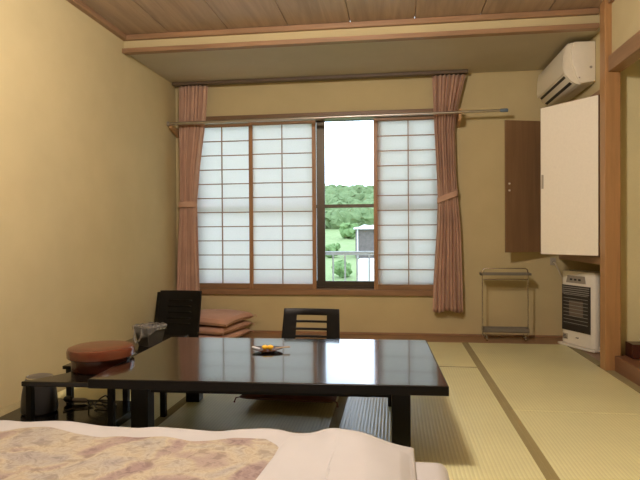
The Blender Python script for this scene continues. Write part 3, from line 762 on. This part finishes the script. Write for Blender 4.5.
# ------------------------------------------------------------------ gas heater
hn = Vector((-.91, -.41)); ang = math.atan2(-.91, .41)   # heater local +x runs along its front
G = thing('gas_heater', 'white gas heater standing under the wall cabinet', 'heater', (1.487, 4.815, .002), ang)
# local: x along the front (towards the viewer), -y out of the front (into the room)
w = .185
obj('base_plate', MB().prism([(-w - .015, .16), (-w - .015, -.02), (-w + .03, -.035), (w - .03, -.035), (w + .015, -.02), (w + .015, .16)], 0, .014, 2, .003), M['heater'], G)
gb = MB(); gb.prism([(-w, .15), (-w, .02), (-w + .018, .004), (-w + .05, -.004), (w - .05, -.004), (w - .018, .004), (w, .02), (w, .15)], .014, .60, 2, .014)
obj('casing', gb, M['heater'], G, True)
G.scale = (1.05, 1.0, 1.05)
obj('back_cover', MB().box((-w + .004, .15, .03), (w - .004, .175, .585), .006), M['heatgrey'], G)
obj('side_panel', MB().box((w + .0002, .04, .04), (w + .003, .146, .58), .001), M['heatgrey'], G, label='grey side panel')
fr_ = MB(); x0, x1, z0, z1 = -w + .028, w - .042, .125, .485
fr_.box((x0, -.012, z0), (x0 + .02, -.0035, z1)); fr_.box((x1 - .02, -.012, z0), (x1, -.0035, z1)); fr_.box((x0 + .02, -.012, z0), (x1 - .02, -.0035, z0 + .05)); fr_.box((x0 + .02, -.012, z1 - .07), (x1 - .02, -.0035, z1))
gf = obj('grille', fr_, M['heatdark'], G)
obj('burner_plate', MB().box((x0 + .02, -.0055, z0 + .05), (x1 - .02, -.0042, z1 - .07)), M['heatdark'], G)
obj('burner_window', MB().box((x0 + .075, -.008, z0 + .12), (x1 - .075, -.0057, z1 - .12), .001), M['heatglow'], G)
sl = MB()
for k in range(9): sl.box((x0 + .02, -.0145, z0 + .06 + k * .028), (x1 - .02, -.0115, z0 + .064 + k * .028))
for k in range(4): sl.box((x0 + .005, -.0145, z1 - .065 + k * .016), (x1 - .005, -.0122, z1 - .059 + k * .016))
obj('guard_wires', sl, M['heatgrey'], G)
obj('control_panel', MB().prism([(-.11, .022), (.09, .022), (.075, .006), (-.095, .006)], .5985, .606, 2, .002), M['heatgrey'], G)
tp = MB(); tp.prism([(-.115, .505), (.095, .505), (.085, .562), (-.10, .562)], -.0075, -.0045, 1); obj('control_strip', tp, M['acgrey'], G)
for k in range(3): obj('button', MB().box((-.07 + k * .045, -.0105, .525), (-.045 + k * .045, -.0077, .54), .001), M['heatdark'], G)
obj('label_plate', MB().box((-w + .03, -.0068, .05), (-w + .085, -.0045, .095)), M['gilt'], G, label='small printed label')
lb = MB()
for k in range(3): lb.box((-w + .035, -.0078, .055 + k * .012), (-w + .078 - k * .006, -.0069, .061 + k * .012))
obj('label_print', lb, M['mark'], G)
lg = MB()
for k, x in enumerate((-.012, -.003, .006, .013)): lg.box((x, -.0062, .072), (x + .005, -.0045, .082 if k % 2 else .079))
obj('maker_mark', lg, M['mark'], G)
V_ = MB()
for k in range(7): V_.box((-w - .0025, .05, .06 + k * .03), (-w - .0002, .12, .07 + k * .03))
obj('side_vent', V_, M['heatgrey'], G)
so = thing('gas_outlet', 'small gas outlet on the back wall with its hose', 'outlet', (1.425, 5.298, .69))
obj('outlet_plate', MB().box((1.40, 5.288, .655), (1.45, 5.299, .72), .003), M['gilt'], so, world=True)
obj('outlet_cock', MB().tube([(1.425, 5.288, .685), (1.425, 5.265, .685)], .012, 12), M['acgrey'], so, True, True)
obj('hose', MB().tube([(1.425, 5.266, .682), (1.43, 5.24, .672), (1.445, 5.215, .63), (1.47, 5.195, .56), (1.50, 5.17, .45), (1.53, 5.12, .30), (1.55, 5.08, .18)], .0065, 10), M['hose'], so, True, True)

# ------------------------------------------------------------------ rolling rack
K2 = thing('rolling_rack', 'slim metal rolling rack with two trays against the back wall', 'rack', (.97, 5.15, 0))
xa, xb, yk = .772, 1.162, 5.10
pts = [(xa, yk, .035), (xa, yk, .60), (xa + .004, yk, .622), (xa + .02, yk, .636), (xb - .02, yk, .636), (xb - .004, yk, .622), (xb, yk, .60), (xb, yk, .035)]
obj('frame', MB().tube(pts, .0055, 10), M['chrome'], K2, True, True)
obj('cross_bar', MB().tube([(xa, yk, .535), (xb, yk, .535)], .0045, 8), M['chrome'], K2, True, True)
for z0, dx in ((.578, .018), (.075, .0)):
    t = MB(); y0, y1 = yk - .055, yk + .055
    t.box((xa - dx, y0, z0), (xb + dx, y1, z0 + .006)); h = .02 if z0 > .3 else .036
    t.box((xa - dx, y0, z0), (xb + dx, y0 + .004, z0 + h)); t.box((xa - dx, y1 - .004, z0), (xb + dx, y1, z0 + h)); t.box((xa - dx, y0, z0), (xa - dx + .004, y1, z0 + h)); t.box((xb + dx - .004, y0, z0), (xb + dx, y1, z0 + h))
    obj('tray', t, M['tray'], K2, world=True)
obj('base_bar', MB().tube([(xa, yk, .04), (xb, yk, .04)], .005, 8), M['chrome'], K2, True, True)
for x in (xa + .03, xb - .03):
    obj('foot_bar', MB().tube([(x, yk - .05, .045), (x, yk + .05, .045)], .005, 8), M['chrome'], K2, True, True)
    for y in (yk - .045, yk + .045):
        cw = obj('caster', MB().tube([(x - .008, y, .014), (x + .008, y, .014)], .0138, 16), M['chrome'], K2, True, True)
        obj('caster_fork', MB().box((x - .004, y - .004, .027), (x + .004, y + .004, .045)), M['tray'], cw, world=True)

# ------------------------------------------------------------------ tissue box in the alcove
X = thing('tissue_box', 'dark red box of tissues at the end of the alcove step', 'tissue box', (1.702, 4.027, .0985), R(0))
tb = MB(); tb.box((-.125, -.062, 0), (.125, .062, .098), .004); obj('box_body', tb, M['reddark'], X)
tm = MB(); tm.grid(lambda u, v: ((u - .5) * .09 + .012 * math.sin(v * 5), .012 * math.sin(u * 9 + v * 3), .0985 + .055 * v * (1 - .5 * (2 * u - 1) ** 2)), 20, 10)
solid(obj('tissue', tm, M['tissue'], X, True, label='white tissue sticking out'), .0015)

# ------------------------------------------------------------------ pendant lamp (above the table, out of the picture)
lx, ly, lz = -.46, 1.85, 2.30
Lp = thing('pendant_lamp', 'round ceiling lamp hanging over the room', 'lamp', (lx, ly, 2.55))
obj('diffuser', MB().lathe([(0, -.13)] + [(.13 * math.cos(R(a)), .13 * math.sin(R(a))) for a in range(-80, 81, 10)] + [(0, .13)], 40, (lx, ly, lz)), M['lampw'], Lp, True, True)
obj('cord', MB().tube([(lx, ly, lz + .16), (lx, ly, 2.52)], .004, 8), M['cable'], Lp, True, True)
obj('shade_cap', MB().lathe([(0, .165), (.05, .16), (.125, .125), (.125, .119), (.06, .133), (0, .135)], 40, (lx, ly, lz)), M['lampwood'], Lp, True, True)
obj('ceiling_rose', MB().lathe([(0, -.03), (.04, -.028), (.05, 0), (0, 0)], 24, (lx, ly, 2.5498)), M['lampwood'], Lp, True, True)
M['lampw'].node_tree.nodes['Principled BSDF'].inputs['Emission Strength'].default_value = 250

# ------------------------------------------------------------------ world, camera, view
wd = bpy.data.worlds.new('overcast_sky'); bpy.context.scene.world = wd; wd.use_nodes = True
bg = wd.node_tree.nodes['Background']; bg.inputs['Color'].default_value = (.82, .97, 1.20, 1); bg.inputs['Strength'].default_value = 3.6
cam = bpy.data.cameras.new('camera'); co = bpy.data.objects.new('camera', cam); C.objects.link(co)
cam.sensor_fit = 'HORIZONTAL'; cam.sensor_width = 36; cam.lens = 36 * 556.3 / 640; cam.clip_start = .02; cam.clip_end = 500
yaw, pit, rol = R(7.65), R(-.602), R(-.3636)
f = Vector((-math.sin(yaw) * math.cos(pit), math.cos(yaw) * math.cos(pit), math.sin(pit)))
r0 = Vector((math.cos(yaw), math.sin(yaw), 0)); u0 = r0.cross(f)
r = r0 * math.cos(rol) + u0 * math.sin(rol); u = r.cross(f)
co.matrix_world = Matrix(((r.x, u.x, -f.x, 0), (r.y, u.y, -f.y, 0), (r.z, u.z, -f.z, .95), (0, 0, 0, 1)))
sc = bpy.context.scene; sc.camera = co
sc.view_settings.view_transform = 'Standard'; sc.view_settings.look = 'None'; sc.view_settings.gamma = 1
sc.view_settings.use_curve_mapping = False; sc.view_settings.exposure = 0
sc.cycles.use_denoising = True
sc.cycles.max_bounces = 10; sc.cycles.diffuse_bounces = 6; sc.cycles.transparent_max_bounces = 16
